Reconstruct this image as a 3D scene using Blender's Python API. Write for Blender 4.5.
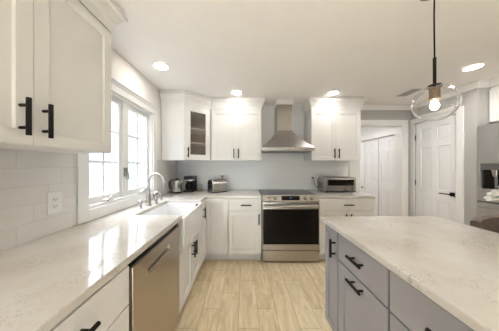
import bpy, bmesh, math, random
from mathutils import Vector, Matrix

for o in list(bpy.data.objects):
    bpy.data.objects.remove(o)
random.seed(7)
S = bpy.context.scene
COL = S.collection
PI = math.pi

# ------------------------------------------------------------------ camera
F_PX = 180.0
cam_d = bpy.data.cameras.new('camera')
cam = bpy.data.objects.new('camera', cam_d)
COL.objects.link(cam)
cam.location = (0, 0, 1.325)
cam.rotation_euler = (PI / 2, 0, 0)
cam_d.sensor_fit = 'HORIZONTAL'
cam_d.sensor_width = 36
cam_d.lens = F_PX / 499 * 36
cam_d.shift_x = 4.5 / 499
cam_d.shift_y = 0.5 / 499
cam_d.clip_start = 0.02
S.camera = cam

# ------------------------------------------------------------------ world / exposure
w = bpy.data.worlds.new('daylight')
S.world = w
w.use_nodes = True
bg = w.node_tree.nodes['Background']
# overcast sky: bright overhead, paler towards the horizon, dull ground below
_N, _L = w.node_tree.nodes, w.node_tree.links
_tc = _N.new('ShaderNodeTexCoord')
_sp = _N.new('ShaderNodeSeparateXYZ')
_L.new(_tc.outputs['Generated'], _sp.inputs[0])
_mr = _N.new('ShaderNodeMapRange')
_mr.inputs['From Min'].default_value = -1
_mr.inputs['From Max'].default_value = 1
_L.new(_sp.outputs['Z'], _mr.inputs['Value'])
_cr = _N.new('ShaderNodeValToRGB')
_e = _cr.color_ramp.elements
_e[0].position, _e[0].color = 0.36, (0.03, 0.032, 0.03, 1)
_e[1].position, _e[1].color = 0.42, (0.048, 0.063, 0.073, 1)
for p_, c_ in ((0.635, (0.048, 0.063, 0.073, 1)), (0.70, (0.50, 0.54, 0.57, 1)), (0.85, (0.91, 0.945, 1.0, 1))):
    q_ = _e.new(p_)
    q_.color = c_
_L.new(_mr.outputs[0], _cr.inputs[0])
_L.new(_cr.outputs[0], bg.inputs['Color'])
bg.inputs['Strength'].default_value = 17.0
S.view_settings.view_transform = 'Standard'
S.view_settings.look = 'None'
S.view_settings.gamma = 1
S.view_settings.use_curve_mapping = False
S.view_settings.exposure = 0.55
DOWNLIGHT_W = 4.0
DOWNLIGHT_SPREAD = math.radians(130)
LAMP_RGB = (1.0, 0.97, 0.94)


sun_d = bpy.data.lights.new('sun', 'SUN')
sun_d.energy = 36.0
sun_d.angle = math.radians(2)
sun_d.color = (0.84, 0.91, 1.0)
sun = bpy.data.objects.new('sun', sun_d)
COL.objects.link(sun)
sun.location = (1, -8, 8)
sun.rotation_euler = (math.radians(48), 0, 0)   # comes from behind the viewer through the added rear window


def portal(loc, rot, sx, sy):
    l = bpy.data.lights.new('sky_portal', 'AREA')
    l.shape = 'RECTANGLE'
    l.size = sx
    l.size_y = sy
    l.cycles.is_portal = True
    o = bpy.data.objects.new('sky_portal', l)
    COL.objects.link(o)
    o.location = loc
    o.rotation_euler = rot


portal((-1.33, 1.815, 1.49), (0, -PI / 2, 0), 1.0, 1.0)
portal((.15, -3.55, 1.19), (PI / 2, 0, 0), 2.4, 2.18)

# ------------------------------------------------------------------ materials
MATS = {}


def new_mat(name):
    m = bpy.data.materials.new(name)
    m.use_nodes = True
    MATS[name] = m
    return m, m.node_tree, m.node_tree.nodes['Principled BSDF']


def pm(name, col, rough=0.5, metal=0.0, var=0.03, scale=6.0, bump=0.0, bscale=60, stretch=(1, 1, 1), coat=0.0, spec=0.5, emit=None, es=0.0):
    m, nt, b = new_mat(name)
    N, L = nt.nodes, nt.links
    tc = N.new('ShaderNodeTexCoord')
    mp = N.new('ShaderNodeMapping')
    mp.inputs['Scale'].default_value = stretch
    L.new(tc.outputs['Object'], mp.inputs['Vector'])
    nz = N.new('ShaderNodeTexNoise')
    nz.inputs['Scale'].default_value = scale
    nz.inputs['Detail'].default_value = 4
    L.new(mp.outputs[0], nz.inputs['Vector'])
    cr = N.new('ShaderNodeValToRGB')
    cr.color_ramp.elements[0].position = 0.3
    cr.color_ramp.elements[1].position = 0.7
    cr.color_ramp.elements[0].color = tuple(max(0, c * (1 - var)) for c in col) + (1,)
    cr.color_ramp.elements[1].color = tuple(min(1, c * (1 + var)) for c in col) + (1,)
    L.new(nz.outputs[0], cr.inputs[0])
    L.new(cr.outputs[0], b.inputs['Base Color'])
    b.inputs['Roughness'].default_value = rough
    b.inputs['Metallic'].default_value = metal
    b.inputs['Specular IOR Level'].default_value = spec
    b.inputs['Coat Weight'].default_value = coat
    if bump:
        n2 = N.new('ShaderNodeTexNoise')
        n2.inputs['Scale'].default_value = bscale
        L.new(mp.outputs[0], n2.inputs['Vector'])
        bp = N.new('ShaderNodeBump')
        bp.inputs['Strength'].default_value = bump
        bp.inputs['Distance'].default_value = 0.004
        L.new(n2.outputs[0], bp.inputs['Height'])
        L.new(bp.outputs[0], b.inputs['Normal'])
    if emit:
        b.inputs['Emission Color'].default_value = emit + (1,)
        b.inputs['Emission Strength'].default_value = es
    return m


def tile_mat(name, ua, va, bw, bh, shift, c1, c2, cm, mortar, rough, u0=0.0, v0=0.0, bump=0.3, grain=0.0, wav=0.0):
    """running-bond tiles in world space; every row is shifted by `shift`"""
    m, nt, b = new_mat(name)
    N, L = nt.nodes, nt.links
    g = N.new('ShaderNodeNewGeometry')
    sp = N.new('ShaderNodeSeparateXYZ')
    L.new(g.outputs['Position'], sp.inputs[0])

    def mth(op, a, bb=None):
        n = N.new('ShaderNodeMath')
        n.operation = op
        for i, v in enumerate((a, bb)):
            if v is None:
                continue
            if isinstance(v, (int, float)):
                n.inputs[i].default_value = v
            else:
                L.new(v, n.inputs[i])
        return n.outputs[0]
    U = mth('ADD', sp.outputs[ua], 40 * bw - u0)
    V = mth('ADD', sp.outputs[va], 40 * bh - v0)
    row = mth('FLOOR', mth('DIVIDE', V, bh))
    U2 = mth('ADD', mth('SUBTRACT', U, mth('MULTIPLY', row, shift)), 400 * bw)
    cb = N.new('ShaderNodeCombineXYZ')
    L.new(U2, cb.inputs[0])
    L.new(V, cb.inputs[1])
    br = N.new('ShaderNodeTexBrick')
    br.offset = 0.0
    br.squash = 1.0
    br.inputs['Scale'].default_value = 1.0
    br.inputs['Brick Width'].default_value = bw
    br.inputs['Row Height'].default_value = bh
    br.inputs['Mortar Size'].default_value = mortar
    br.inputs['Mortar Smooth'].default_value = 0.3
    br.inputs['Color1'].default_value = c1 + (1,)
    br.inputs['Color2'].default_value = c2 + (1,)
    br.inputs['Mortar'].default_value = cm + (1,)
    L.new(cb.outputs[0], br.inputs['Vector'])
    col = br.outputs['Color']
    if grain:
        # streaks along the plank, different for every row
        cb2 = N.new('ShaderNodeCombineXYZ')
        L.new(mth('MULTIPLY', U2, 1.6), cb2.inputs[0])
        L.new(mth('MULTIPLY', V, 7.0), cb2.inputs[1])
        L.new(mth('MULTIPLY', row, 3.7), cb2.inputs[2])
        nz = N.new('ShaderNodeTexNoise')
        nz.inputs['Scale'].default_value = 2.2
        nz.inputs['Detail'].default_value = 7
        nz.inputs['Roughness'].default_value = 0.62
        nz.inputs['Distortion'].default_value = 1.2
        L.new(cb2.outputs[0], nz.inputs['Vector'])
        cr = N.new('ShaderNodeValToRGB')
        cr.color_ramp.elements[0].position = 0.30
        cr.color_ramp.elements[1].position = 0.68
        cr.color_ramp.elements[0].color = (1 - grain, 1 - grain * 1.15, 1 - grain * 1.4, 1)
        cr.color_ramp.elements[1].color = (1 + grain * .35, 1 + grain * .4, 1 + grain * .5, 1)
        L.new(nz.outputs[0], cr.inputs[0])
        mx = N.new('ShaderNodeMix')
        mx.data_type = 'RGBA'
        mx.blend_type = 'MULTIPLY'
        mx.inputs[0].default_value = 1
        L.new(col, mx.inputs[6])
        L.new(cr.outputs[0], mx.inputs[7])
        col = mx.outputs[2]
    L.new(col, b.inputs['Base Color'])
    b.inputs['Roughness'].default_value = rough
    bp = N.new('ShaderNodeBump')
    bp.invert = True
    bp.inputs['Strength'].default_value = bump
    bp.inputs['Distance'].default_value = 0.002
    L.new(br.outputs['Fac'], bp.inputs['Height'])
    nrm = bp.outputs[0]
    if wav:
        n3 = N.new('ShaderNodeTexNoise')
        n3.inputs['Scale'].default_value = 9
        L.new(g.outputs['Position'], n3.inputs['Vector'])
        b3 = N.new('ShaderNodeBump')
        b3.inputs['Strength'].default_value = wav
        b3.inputs['Distance'].default_value = 0.004
        L.new(n3.outputs[0], b3.inputs['Height'])
        L.new(nrm, b3.inputs['Normal'])
        nrm = b3.outputs[0]
    L.new(nrm, b.inputs['Normal'])
    return m


def quartz(name, base, warm, fleck):
    m, nt, b = new_mat(name)
    N, L = nt.nodes, nt.links
    g = N.new('ShaderNodeNewGeometry')
    n1 = N.new('ShaderNodeTexNoise')
    n1.inputs['Scale'].default_value = 3.5
    n1.inputs['Detail'].default_value = 6
    L.new(g.outputs['Position'], n1.inputs['Vector'])
    c1 = N.new('ShaderNodeValToRGB')
    c1.color_ramp.elements[0].position = 0.35
    c1.color_ramp.elements[1].position = 0.62
    c1.color_ramp.elements[0].color = warm + (1,)
    c1.color_ramp.elements[1].color = base + (1,)
    L.new(n1.outputs[0], c1.inputs[0])
    n2 = N.new('ShaderNodeTexNoise')
    n2.inputs['Scale'].default_value = 48
    n2.inputs['Detail'].default_value = 8
    n2.inputs['Roughness'].default_value = 0.7
    n2.inputs['Distortion'].default_value = 1.5
    L.new(g.outputs['Position'], n2.inputs['Vector'])
    c2 = N.new('ShaderNodeValToRGB')
    e = c2.color_ramp.elements
    e[0].position = 0.385
    e[0].color = (1, 1, 1, 1)
    e[1].position = 0.47
    e[1].color = (0, 0, 0, 1)
    L.new(n2.outputs[0], c2.inputs[0])
    n3 = N.new('ShaderNodeTexNoise')
    n3.inputs['Scale'].default_value = 5
    n3.inputs['Detail'].default_value = 3
    L.new(g.outputs['Position'], n3.inputs['Vector'])
    c3 = N.new('ShaderNodeValToRGB')
    c3.color_ramp.elements[0].position = 0.40
    c3.color_ramp.elements[1].position = 0.65
    c3.color_ramp.elements[1].color = (0.75, 0.75, 0.75, 1)
    L.new(n3.outputs[0], c3.inputs[0])
    mm = N.new('ShaderNodeMath')
    mm.operation = 'MULTIPLY'
    L.new(c2.outputs[0], mm.inputs[0])
    L.new(c3.outputs[0], mm.inputs[1])
    mx = N.new('ShaderNodeMix')
    mx.data_type = 'RGBA'
    L.new(mm.outputs[0], mx.inputs[0])
    L.new(c1.outputs[0], mx.inputs[6])
    mx.inputs[7].default_value = fleck + (1,)
    L.new(mx.outputs[2], b.inputs['Base Color'])
    b.inputs['Roughness'].default_value = 0.09
    b.inputs['Specular IOR Level'].default_value = 0.5
    return m


def thin_glass(name, tint, gloss, rough=0.0, bump=0.0):
    m, nt, b = new_mat(name)
    N, L = nt.nodes, nt.links
    tr = N.new('ShaderNodeBsdfTransparent')
    tr.inputs[0].default_value = tint + (1,)
    gl = N.new('ShaderNodeBsdfGlossy')
    gl.inputs['Roughness'].default_value = rough
    fr = N.new('ShaderNodeFresnel')
    fr.inputs['IOR'].default_value = gloss
    if bump:
        tc = N.new('ShaderNodeTexCoord')
        nz = N.new('ShaderNodeTexNoise')
        nz.inputs['Scale'].default_value = 45
        L.new(tc.outputs['Object'], nz.inputs['Vector'])
        bp = N.new('ShaderNodeBump')
        bp.inputs['Strength'].default_value = bump
        bp.inputs['Distance'].default_value = .01
        L.new(nz.outputs[0], bp.inputs['Height'])
        L.new(bp.outputs[0], gl.inputs['Normal'])
    if bump:
        df = N.new('ShaderNodeBsdfDiffuse')
        df.inputs[0].default_value = (0.55, 0.48, 0.41, 1)
        m2 = N.new('ShaderNodeMixShader')
        m2.inputs[0].default_value = .10
        L.new(tr.outputs[0], m2.inputs[1])
        L.new(df.outputs[0], m2.inputs[2])
        tr = m2
    mx = N.new('ShaderNodeMixShader')
    ge = N.new('ShaderNodeNewGeometry')
    inv = N.new('ShaderNodeMath')
    inv.operation = 'SUBTRACT'
    inv.inputs[0].default_value = 1.0
    L.new(ge.outputs['Backfacing'], inv.inputs[1])
    ml = N.new('ShaderNodeMath')
    ml.operation = 'MULTIPLY'
    L.new(fr.outputs[0], ml.inputs[0])
    L.new(inv.outputs[0], ml.inputs[1])
    L.new(ml.outputs[0], mx.inputs[0])
    L.new(tr.outputs[0], mx.inputs[1])
    L.new(gl.outputs[0], mx.inputs[2])
    L.new(mx.outputs[0], N['Material Output'].inputs[0])
    return m


WHITE = pm('white_cabinet_paint', (0.80, 0.785, 0.77), 0.36, var=.01)
TRIMW = pm('white_trim_paint', (0.84, 0.83, 0.82), 0.4, var=.01)
DOORW = pm('white_door_paint', (0.86, 0.865, 0.875), 0.4, var=.01)
GREY = pm('grey_cabinet_paint', (0.335, 0.325, 0.345), 0.42, var=.015)
CEIL = pm('ceiling_paint', (0.89, 0.865, 0.865), 0.9, var=.01, bump=.05)
WALLW = pm('left_wall_paint', (0.82, 0.79, 0.75), 0.85, var=.01)
WALLG = pm('grey_wall_paint', (0.47, 0.455, 0.44), 0.85, var=.01)
DIMWALL = pm('bounce_cut_wall', (0.24, 0.215, 0.20), 0.85, var=.02)  # dark tone added to cut light bouncing off the unseen walls
HALLW = pm('hall_wall_paint', (0.80, 0.80, 0.81), 0.85, var=.01)
BLACKM = pm('black_metal', (0.014, 0.012, 0.011), 0.55, 0.0, var=.05, spec=.15)
BLACKP = pm('black_plastic', (0.018, 0.017, 0.018), 0.35, var=.05)
BLACKG = pm('black_glass', (0.011, 0.008, 0.007), 0.06, var=.02, spec=.18)
STEEL = pm('brushed_steel', (0.47, 0.45, 0.43), 0.30, 1.0, var=.04, scale=3, stretch=(1, 1, 60), bump=.04, bscale=12)
STEELV = pm('brushed_steel_vertical', (0.56, 0.55, 0.54), 0.36, 1.0, var=.04, scale=3, stretch=(60, 60, 1), bump=.04, bscale=12)
STEELM = pm('mid_steel', (0.38, 0.365, 0.35), 0.32, 1.0, var=.04, scale=3, stretch=(1, 1, 60))
STEELC = pm('chimney_steel', (0.42, 0.395, 0.37), 0.32, 1.0, var=.04, scale=3, stretch=(60, 60, 1))
STEELW = pm('floor_reflection_steel', (0.52, 0.465, 0.405), 0.30, 1.0, var=.04, scale=3, stretch=(1, 1, 60), bump=.04, bscale=12)  # brown floor reflection and warm light put into the steel's colour
STEELD = pm('dark_steel', (0.26, 0.25, 0.245), 0.34, 1.0, var=.04)
CHROME = pm('satin_nickel', (0.55, 0.535, 0.515), 0.25, 1.0, var=.02)
PORC = pm('white_porcelain', (0.86, 0.86, 0.86), 0.12, var=.005, coat=.5)
BRONZE = pm('brown_bronze', (0.20, 0.125, 0.08), 0.45, 0.6, var=.08)
LEATHER = pm('brown_upholstery', (0.19, 0.145, 0.12), 0.75, var=.2, scale=40, bump=.3, bscale=120)
DARKWOOD = pm('dark_wood', (0.06, 0.04, 0.03), 0.45, var=.2, scale=5, stretch=(1, 1, .1))
INNER = pm('tan_wood_lining', (0.40, 0.335, 0.275), 0.6, var=.15, scale=7, stretch=(4, 4, .3))
PETAL = pm('white_petal', (0.92, 0.91, 0.90), 0.6, var=.03)
STEMG = pm('green_stem', (0.10, 0.20, 0.06), 0.6, var=.2)
GRAIN = pm('beige_oats', (0.62, 0.50, 0.34), 0.8, var=.2, scale=80)
VENTM = pm('vent_dark', (0.035, 0.03, 0.028), 0.7)
LENS = pm('lamp_lens', (0.9, 0.9, 0.9), 0.5, emit=(1.0, 0.93, 0.82), es=14)
BULB = pm('glowing_bulb', (1, .9, .75), 0.3, emit=(1.0, 0.80, 0.52), es=22)
CLOCK = pm('display_glow', (0.02, 0.03, 0.05), 0.2, emit=(0.25, 0.5, 0.8), es=0.15)
CLEAR = thin_glass('clear_window_glass', (0.97, 0.985, 0.99), 1.45)
SEEDED = thin_glass('seeded_cabinet_glass', (0.88, 0.85, 0.82), 1.5, 0.15, .4)
JARG = thin_glass('clear_jar_glass', (0.93, 0.94, 0.94), 1.4)
mg, ntg, bgl = new_mat('clear_globe_glass')
bgl.inputs['Base Color'].default_value = (1, 1, 1, 1)
bgl.inputs['Roughness'].default_value = 0.0
bgl.inputs['Transmission Weight'].default_value = 1.0
bgl.inputs['IOR'].default_value = 1.45
GLOBE = mg
QUARTZ = quartz('speckled_quartz', (0.68, 0.655, 0.625), (0.60, 0.555, 0.50), (0.35, 0.30, 0.255))
XW, YB, ZC = -1.175, 3.12, 2.37
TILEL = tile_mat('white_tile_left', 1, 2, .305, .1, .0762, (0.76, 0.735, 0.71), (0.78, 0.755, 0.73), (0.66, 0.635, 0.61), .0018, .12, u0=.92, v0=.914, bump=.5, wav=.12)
TILEB = tile_mat('white_tile_back', 0, 2, .305, .1, .1525, (0.85, 0.85, 0.87), (0.87, 0.87, 0.89), (0.72, 0.72, 0.73), .0016, .12, u0=.1, v0=.914, bump=.4, wav=.12)
FLOOR = tile_mat('wood_plank_tile', 1, 0, .61, .170, .2033, (0.75, 0.61, 0.40), (0.85, 0.725, 0.52), (0.48, 0.38, 0.25), .0024, .33, u0=1.878, v0=-.056, bump=.25, grain=.26)


# ------------------------------------------------------------------ mesh helpers
class MB:
    def __init__(s):
        s.bm = bmesh.new()

    def face(s, pts):
        vs = [s.bm.verts.new(p) for p in pts]
        return s.bm.faces.new(vs)

    def box(s, x0, x1, y0, y1, z0, z1):
        v = [s.bm.verts.new(p) for p in ((x0, y0, z0), (x1, y0, z0), (x1, y1, z0), (x0, y1, z0), (x0, y0, z1), (x1, y0, z1), (x1, y1, z1), (x0, y1, z1))]
        for f in ((3, 2, 1, 0), (4, 5, 6, 7), (0, 1, 5, 4), (1, 2, 6, 5), (2, 3, 7, 6), (3, 0, 4, 7)):
            s.bm.faces.new([v[i] for i in f])
        return s

    def prism(s, poly, z0, z1):
        a = [s.bm.verts.new((x, y, z0)) for x, y in poly]
        b = [s.bm.verts.new((x, y, z1)) for x, y in poly]
        n = len(poly)
        s.bm.faces.new(a[::-1])
        s.bm.faces.new(b)
        for i in range(n):
            j = (i + 1) % n
            s.bm.faces.new((a[i], a[j], b[j], b[i]))
        return s

    def cyl(s, p0, p1, r, r2=None, seg=16):
        return s.tube([p0, p1], r, seg, r2)

    def tube(s, pts, r, seg=12, r2=None, cap=True):
        pts = [Vector(p) for p in pts]
        n = len(pts)
        rings = []
        up = None
        for i, p in enumerate(pts):
            d = (pts[min(i + 1, n - 1)] - pts[max(i - 1, 0)]).normalized()
            if up is None:
                up = Vector((0, 0, 1)) if abs(d.z) < .9 else Vector((1, 0, 0))
            a = d.cross(up).normalized()
            up = a.cross(d).normalized()
            rr = r if r2 is None else r + (r2 - r) * i / (n - 1)
            rings.append([s.bm.verts.new(p + a * (rr * math.cos(2 * PI * k / seg)) + up * (rr * math.sin(2 * PI * k / seg))) for k in range(seg)])
        for i in range(n - 1):
            for k in range(seg):
                s.bm.faces.new((rings[i][k], rings[i][(k + 1) % seg], rings[i + 1][(k + 1) % seg], rings[i + 1][k]))
        if cap:
            s.bm.faces.new(rings[0][::-1])
            s.bm.faces.new(rings[-1])
        return s

    def lathe(s, prof, c=(0, 0, 0), seg=28):
        cx, cy, cz = c
        rings = []
        for r, z in prof:
            if r < 1e-6:
                rings.append([s.bm.verts.new((cx, cy, cz + z))])
            else:
                rings.append([s.bm.verts.new((cx + r * math.cos(2 * PI * k / seg), cy + r * math.sin(2 * PI * k / seg), cz + z)) for k in range(seg)])
        for a, b in zip(rings, rings[1:]):
            for k in range(seg):
                q = (k + 1) % seg
                if len(a) == 1 and len(b) == 1:
                    continue
                if len(a) == 1:
                    s.bm.faces.new((a[0], b[q], b[k]))
                elif len(b) == 1:
                    s.bm.faces.new((a[k], a[q], b[0]))
                else:
                    s.bm.faces.new((a[k], a[q], b[q], b[k]))
        return s

    def board(s, w, h, t, panels=(), rec=.008, sl=.0, raised=0.0, x=0, y=0, z=0):
        """board with front at local -Y; each panel (x0,x1,z0,z1) is sunk by rec"""
        xs = sorted({0, w} | {p[0] for p in panels} | {p[1] for p in panels})
        zs = sorted({0, h} | {p[2] for p in panels} | {p[3] for p in panels})
        P = lambda a, b, c: (x + a, y + b, z + c)

        def ring(r0, d0, r1, d1):
            a = [(r0[0], r0[2]), (r0[1], r0[2]), (r0[1], r0[3]), (r0[0], r0[3])]
            b = [(r1[0], r1[2]), (r1[1], r1[2]), (r1[1], r1[3]), (r1[0], r1[3])]
            for i in range(4):
                j = (i + 1) % 4
                s.face((P(a[i][0], d0, a[i][1]), P(a[j][0], d0, a[j][1]), P(b[j][0], d1, b[j][1]), P(b[i][0], d1, b[i][1])))
        shr = lambda r, k: (r[0] + k, r[1] - k, r[2] + k, r[3] - k)
        for a, b in zip(xs, xs[1:]):
            for c, d in zip(zs, zs[1:]):
                pn = [p for p in panels if p[0] <= a and b <= p[1] and p[2] <= c and d <= p[3]]
                if pn:
                    continue
                s.face((P(a, 0, c), P(b, 0, c), P(b, 0, d), P(a, 0, d)))
        for p in panels:
            q = shr(p, max(sl, 1e-4))
            ring(p, 0, q, rec)
            if raised:
                q2 = shr(q, raised)
                ring(q, rec, q2, rec * .35)
                s.face((P(q2[0], rec * .35, q2[2]), P(q2[1], rec * .35, q2[2]), P(q2[1], rec * .35, q2[3]), P(q2[0], rec * .35, q2[3])))
            else:
                s.face((P(q[0], rec, q[2]), P(q[1], rec, q[2]), P(q[1], rec, q[3]), P(q[0], rec, q[3])))
        s.face((P(0, t, 0), P(0, t, h), P(w, t, h), P(w, t, 0)))
        for a, b in zip(xs, xs[1:]):
            s.face((P(a, 0, 0), P(a, t, 0), P(b, t, 0), P(b, 0, 0)))
            s.face((P(a, 0, h), P(b, 0, h), P(b, t, h), P(a, t, h)))
        for c, d in zip(zs, zs[1:]):
            s.face((P(0, 0, c), P(0, 0, d), P(0, t, d), P(0, t, c)))
            s.face((P(w, 0, c), P(w, t, c), P(w, t, d), P(w, 0, d)))
        return s

    def sweep(s, path, prof):
        """closed profile (out, z) swept along a plan path; out is to the right of travel"""
        n = len(path)
        nr = []
        for i in range(n - 1):
            d = (Vector(path[i + 1]) - Vector(path[i])).normalized()
            nr.append(Vector((d.y, -d.x)))
        rings = []
        for i, p in enumerate(path):
            if i == 0:
                m = nr[0]
            elif i == n - 1:
                m = nr[-1]
            else:
                a, b = nr[i - 1], nr[i]
                m = (a + b) / (1 + a.dot(b))
            rings.append([s.bm.verts.new((p[0] + m.x * o, p[1] + m.y * o, z)) for o, z in prof])
        k = len(prof)
        for a, b in zip(rings, rings[1:]):
            for i in range(k):
                j = (i + 1) % k
                s.bm.faces.new((a[i], b[i], b[j], a[j]))
        s.bm.faces.new(rings[0])
        s.bm.faces.new(rings[-1][::-1])
        return s

    def build(s, name, mat, parent=None, bevel=0.0, smooth=False, seg=2, loc=None, sub=0, solid=0.0):
        bmesh.ops.remove_doubles(s.bm, verts=s.bm.verts, dist=1e-5)
        bmesh.ops.recalc_face_normals(s.bm, faces=s.bm.faces)
        me = bpy.data.meshes.new(name)
        s.bm.to_mesh(me)
        s.bm.free()
        me.materials.append(mat)
        o = bpy.data.objects.new(name, me)
        COL.objects.link(o)
        if parent:
            o.parent = parent
        if loc:
            o.location = loc
        if solid:
            md = o.modifiers.new('solid', 'SOLIDIFY')
            md.thickness = abs(solid)
            md.offset = -1 if solid > 0 else 1
        if sub:
            md = o.modifiers.new('sub', 'SUBSURF')
            md.levels = md.render_levels = sub
        if bevel:
            md = o.modifiers.new('bevel', 'BEVEL')
            md.width = bevel
            md.segments = seg
            md.limit_method = 'ANGLE'
            md.angle_limit = math.radians(40)
        if smooth:
            me.polygons.foreach_set('use_smooth', [True] * len(me.polygons))
            me.set_sharp_from_angle(angle=math.radians(38))
        return o


def thing(name, label, cat, loc=(0, 0, 0), rz=0.0, group=None):
    o = bpy.data.objects.new(name, None)
    COL.objects.link(o)
    o.empty_display_size = .05
    o.location = loc
    o.rotation_euler = (0, 0, rz)
    return tag(o, label, cat, group)


def tag(o, label, cat, group=None):
    o['label'] = label
    o['category'] = cat
    if group:
        o['group'] = group
    return o


def struct(o, label=None):
    o['kind'] = 'structure'
    if label:
        o['label'] = label
    return o


def sempty(name, label, loc=(0, 0, 0), rz=0.0):
    o = bpy.data.objects.new(name, None)
    COL.objects.link(o)
    o.location = loc
    o.rotation_euler = (0, 0, rz)
    return struct(o, label)


def copy_tree(o, parent=None):
    c = o.copy()
    COL.objects.link(c)
    if parent:
        c.parent = parent
    for ch in list(o.children):
        copy_tree(ch, c)
    return c


def bar_handle(parent, x, z, vertical, L=.14, name='handle', r=.0082, off=.034, mat=None):
    m = MB()
    post = L * .30
    if vertical:
        m.cyl((x, -off, z - L / 2), (x, -off, z + L / 2), r)
        for q in (-post, post):
            m.cyl((x, .0, z + q), (x, -off, z + q), r * .75, seg=10)
    else:
        m.cyl((x - L / 2, -off, z), (x + L / 2, -off, z), r)
        for q in (-post, post):
            m.cyl((x + q, .0, z), (x + q, -off, z), r * .75, seg=10)
    return m.build(name, mat or BLACKM, parent, smooth=True)


FT = .019   # door thickness


def front(root, kind, x0, x1, z0, z1, mat, shaker=True, rail=.058, handle=None, L=.14):
    if mat is GREY:
        x0, x1, z0, z1 = x0 + .003, x1 - .003, z0 + .002, z1 - .002
        L *= .85
    w, h = x1 - x0, z1 - z0
    m = MB().board(w, h, FT - .001, [(rail, w - rail, rail, h - rail)] if shaker else [], rec=.012, sl=.002)
    d = m.build(kind, mat, root, bevel=.0015, loc=(x0, -FT, z0))
    if handle:
        v, hx, hz = handle
        bar_handle(d, hx - x0, hz - z0, v == 'v', L)
    return d


def base_cab(name, label, loc, rz, w, d, mat, fronts, h=.878, toe=.115, body_top=None, group=None, cat='cabinet'):
    r = thing(name, label, cat, loc, rz, group)
    MB().box(0, w, 0, d, toe, body_top or h).build('cabinet_body', mat, r)
    MB().box(0, w, .065, d, 0, toe).build('toe_kick', mat, r)
    for f in fronts:
        front(r, *f[:5], mat, **f[5])
    return r


# ------------------------------------------------------------------ structure
PLAN = [(-1.4, -3.6), (3.9, -3.6), (3.9, 6.4), (1.5, 6.4), (1.5, YB + .12), (-1.4, YB + .12)]
struct(MB().prism(PLAN, -.1, 0).build('floor', FLOOR), 'tan wood plank tile floor')
struct(MB().prism(PLAN, ZC, ZC + .1).build('ceiling', CEIL), 'white painted ceiling')
# left wall with its window opening (y 1.335..2.295, z 1.0..1.985)
WY0, WY1, WZ0, WZ1 = 1.335, 2.285, 1.0, 1.985
m = MB()
xa, xb = XW - .16, XW
m.box(xa, xb, -3.5, WY0, 0, ZC).box(xa, xb, WY1, YB, 0, ZC).box(xa, xb, WY0, WY1, 0, WZ0).box(xa, xb, WY0, WY1, WZ1, ZC)
struct(m.build('wall_left', WALLW), 'cream painted wall around the window')
# back wall with opening to the hall (x 1.96..2.71, z 0..2.03)
OX0, OX1, OZ = 1.965, 2.715, 2.03
m = MB()
m.box(XW - .16, OX0, YB, YB + .12, 0, ZC).box(OX1, 3.2, YB, YB + .12, 0, ZC).box(OX0, OX1, YB, YB + .12, OZ, ZC)
struct(m.build('wall_back', WALLG), 'grey painted back wall')
# right wall: door bay, fridge alcove, rest of the room
XR, XA = 2.88, 3.62
DY0, DY1, DZ = 2.445, 3.05, 2.04
m = MB()
m.box(XR, XR + .12, 2.234, DY0, 0, ZC).box(XR, XR + .12, DY1, YB, 0, ZC).box(XR, XR + .12, DY0, DY1, DZ, ZC)
m.box(XR + .12, XA + .12, 2.234, 2.354, 0, ZC).box(XA, XA + .12, 1.25, 2.234, 0, ZC)
struct(m.build('wall_right', WALLG), 'grey painted right wall')
struct(MB().box(XA, XA + .12, -3.5, 1.25, 0, ZC).build('wall_right_rear', DIMWALL), 'unseen wall beside the viewer, toned dark to cut bounce light')
# rear wall behind the camera with a wide window added for its light
m = MB()
RX0, RX1, RZ0, RZ1 = -1.05, 1.35, .10, 2.28
m.box(-1.3, RX0, -3.5, -3.38, 0, ZC).box(RX1, XA + .1, -3.5, -3.38, 0, ZC).box(RX0, RX1, -3.5, -3.38, 0, RZ0).box(RX0, RX1, -3.5, -3.38, RZ1, ZC)
struct(m.build('wall_rear', DIMWALL), 'unseen wall behind the viewer, toned dark to cut bounce light')
r = sempty('added_rear_window', 'wide white framed window added in the unseen rear wall for daylight', (RX0, -3.44, RZ0))  # unseen window, added and placed to light the room from behind
m = MB()
W2, H2 = RX1 - RX0, RZ1 - RZ0
for i in range(5):
    x = i * (W2 - .06) / 4
    m.box(x, x + .06, -.03, .03, 0, H2)
m.box(0, W2, -.03, .03, 0, .07).box(0, W2, -.03, .03, H2 - .07, H2)
m.build('window_frame', TRIMW, r)
MB().box(.02, W2 - .02, -.004, .004, .03, H2 - .03).build('pane', CLEAR, r)
# hall beyond the opening
HX = 3.05
m = MB().box(1.5, 1.62, YB + .12, 6.3, 0, ZC)
struct(m.build('wall_hall_left', HALLW), 'white hall wall')
struct(MB().box(1.5, HX + .7, 6.2, 6.32, 0, ZC).build('wall_hall_back', HALLW), 'white wall at the end of the hall')
CY0, CY1, CZ = 3.66, 5.58, 2.0
m = MB()
m.box(HX, HX + .12, YB + .12, CY0, 0, ZC).box(HX, HX + .12, CY1, 6.2, 0, ZC).box(HX, HX + .12, CY0, CY1, CZ, ZC)
m.box(HX + .12, HX + .2, CY0 - .1, CY1 + .1, 0, ZC)
struct(m.build('wall_hall_right', HALLW), 'white hall wall with the closet')

# backsplash tile skins
m = MB()
m.box(XW, XW + .008, -.6, 1.25, .914, 1.41).box(XW, XW + .008, 2.37, YB, .914, 1.41)
struct(m.build('trim_1', TILEL), 'white subway tile backsplash on the left wall')
m = MB()
m.box(XW + .008, 1.79, YB - .008, YB, .914, 1.41).box(.255, 1.023, YB - .008, YB, 1.41, ZC)
struct(m.build('trim_2', TILEB), 'white subway tile backsplash on the back wall')

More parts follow.
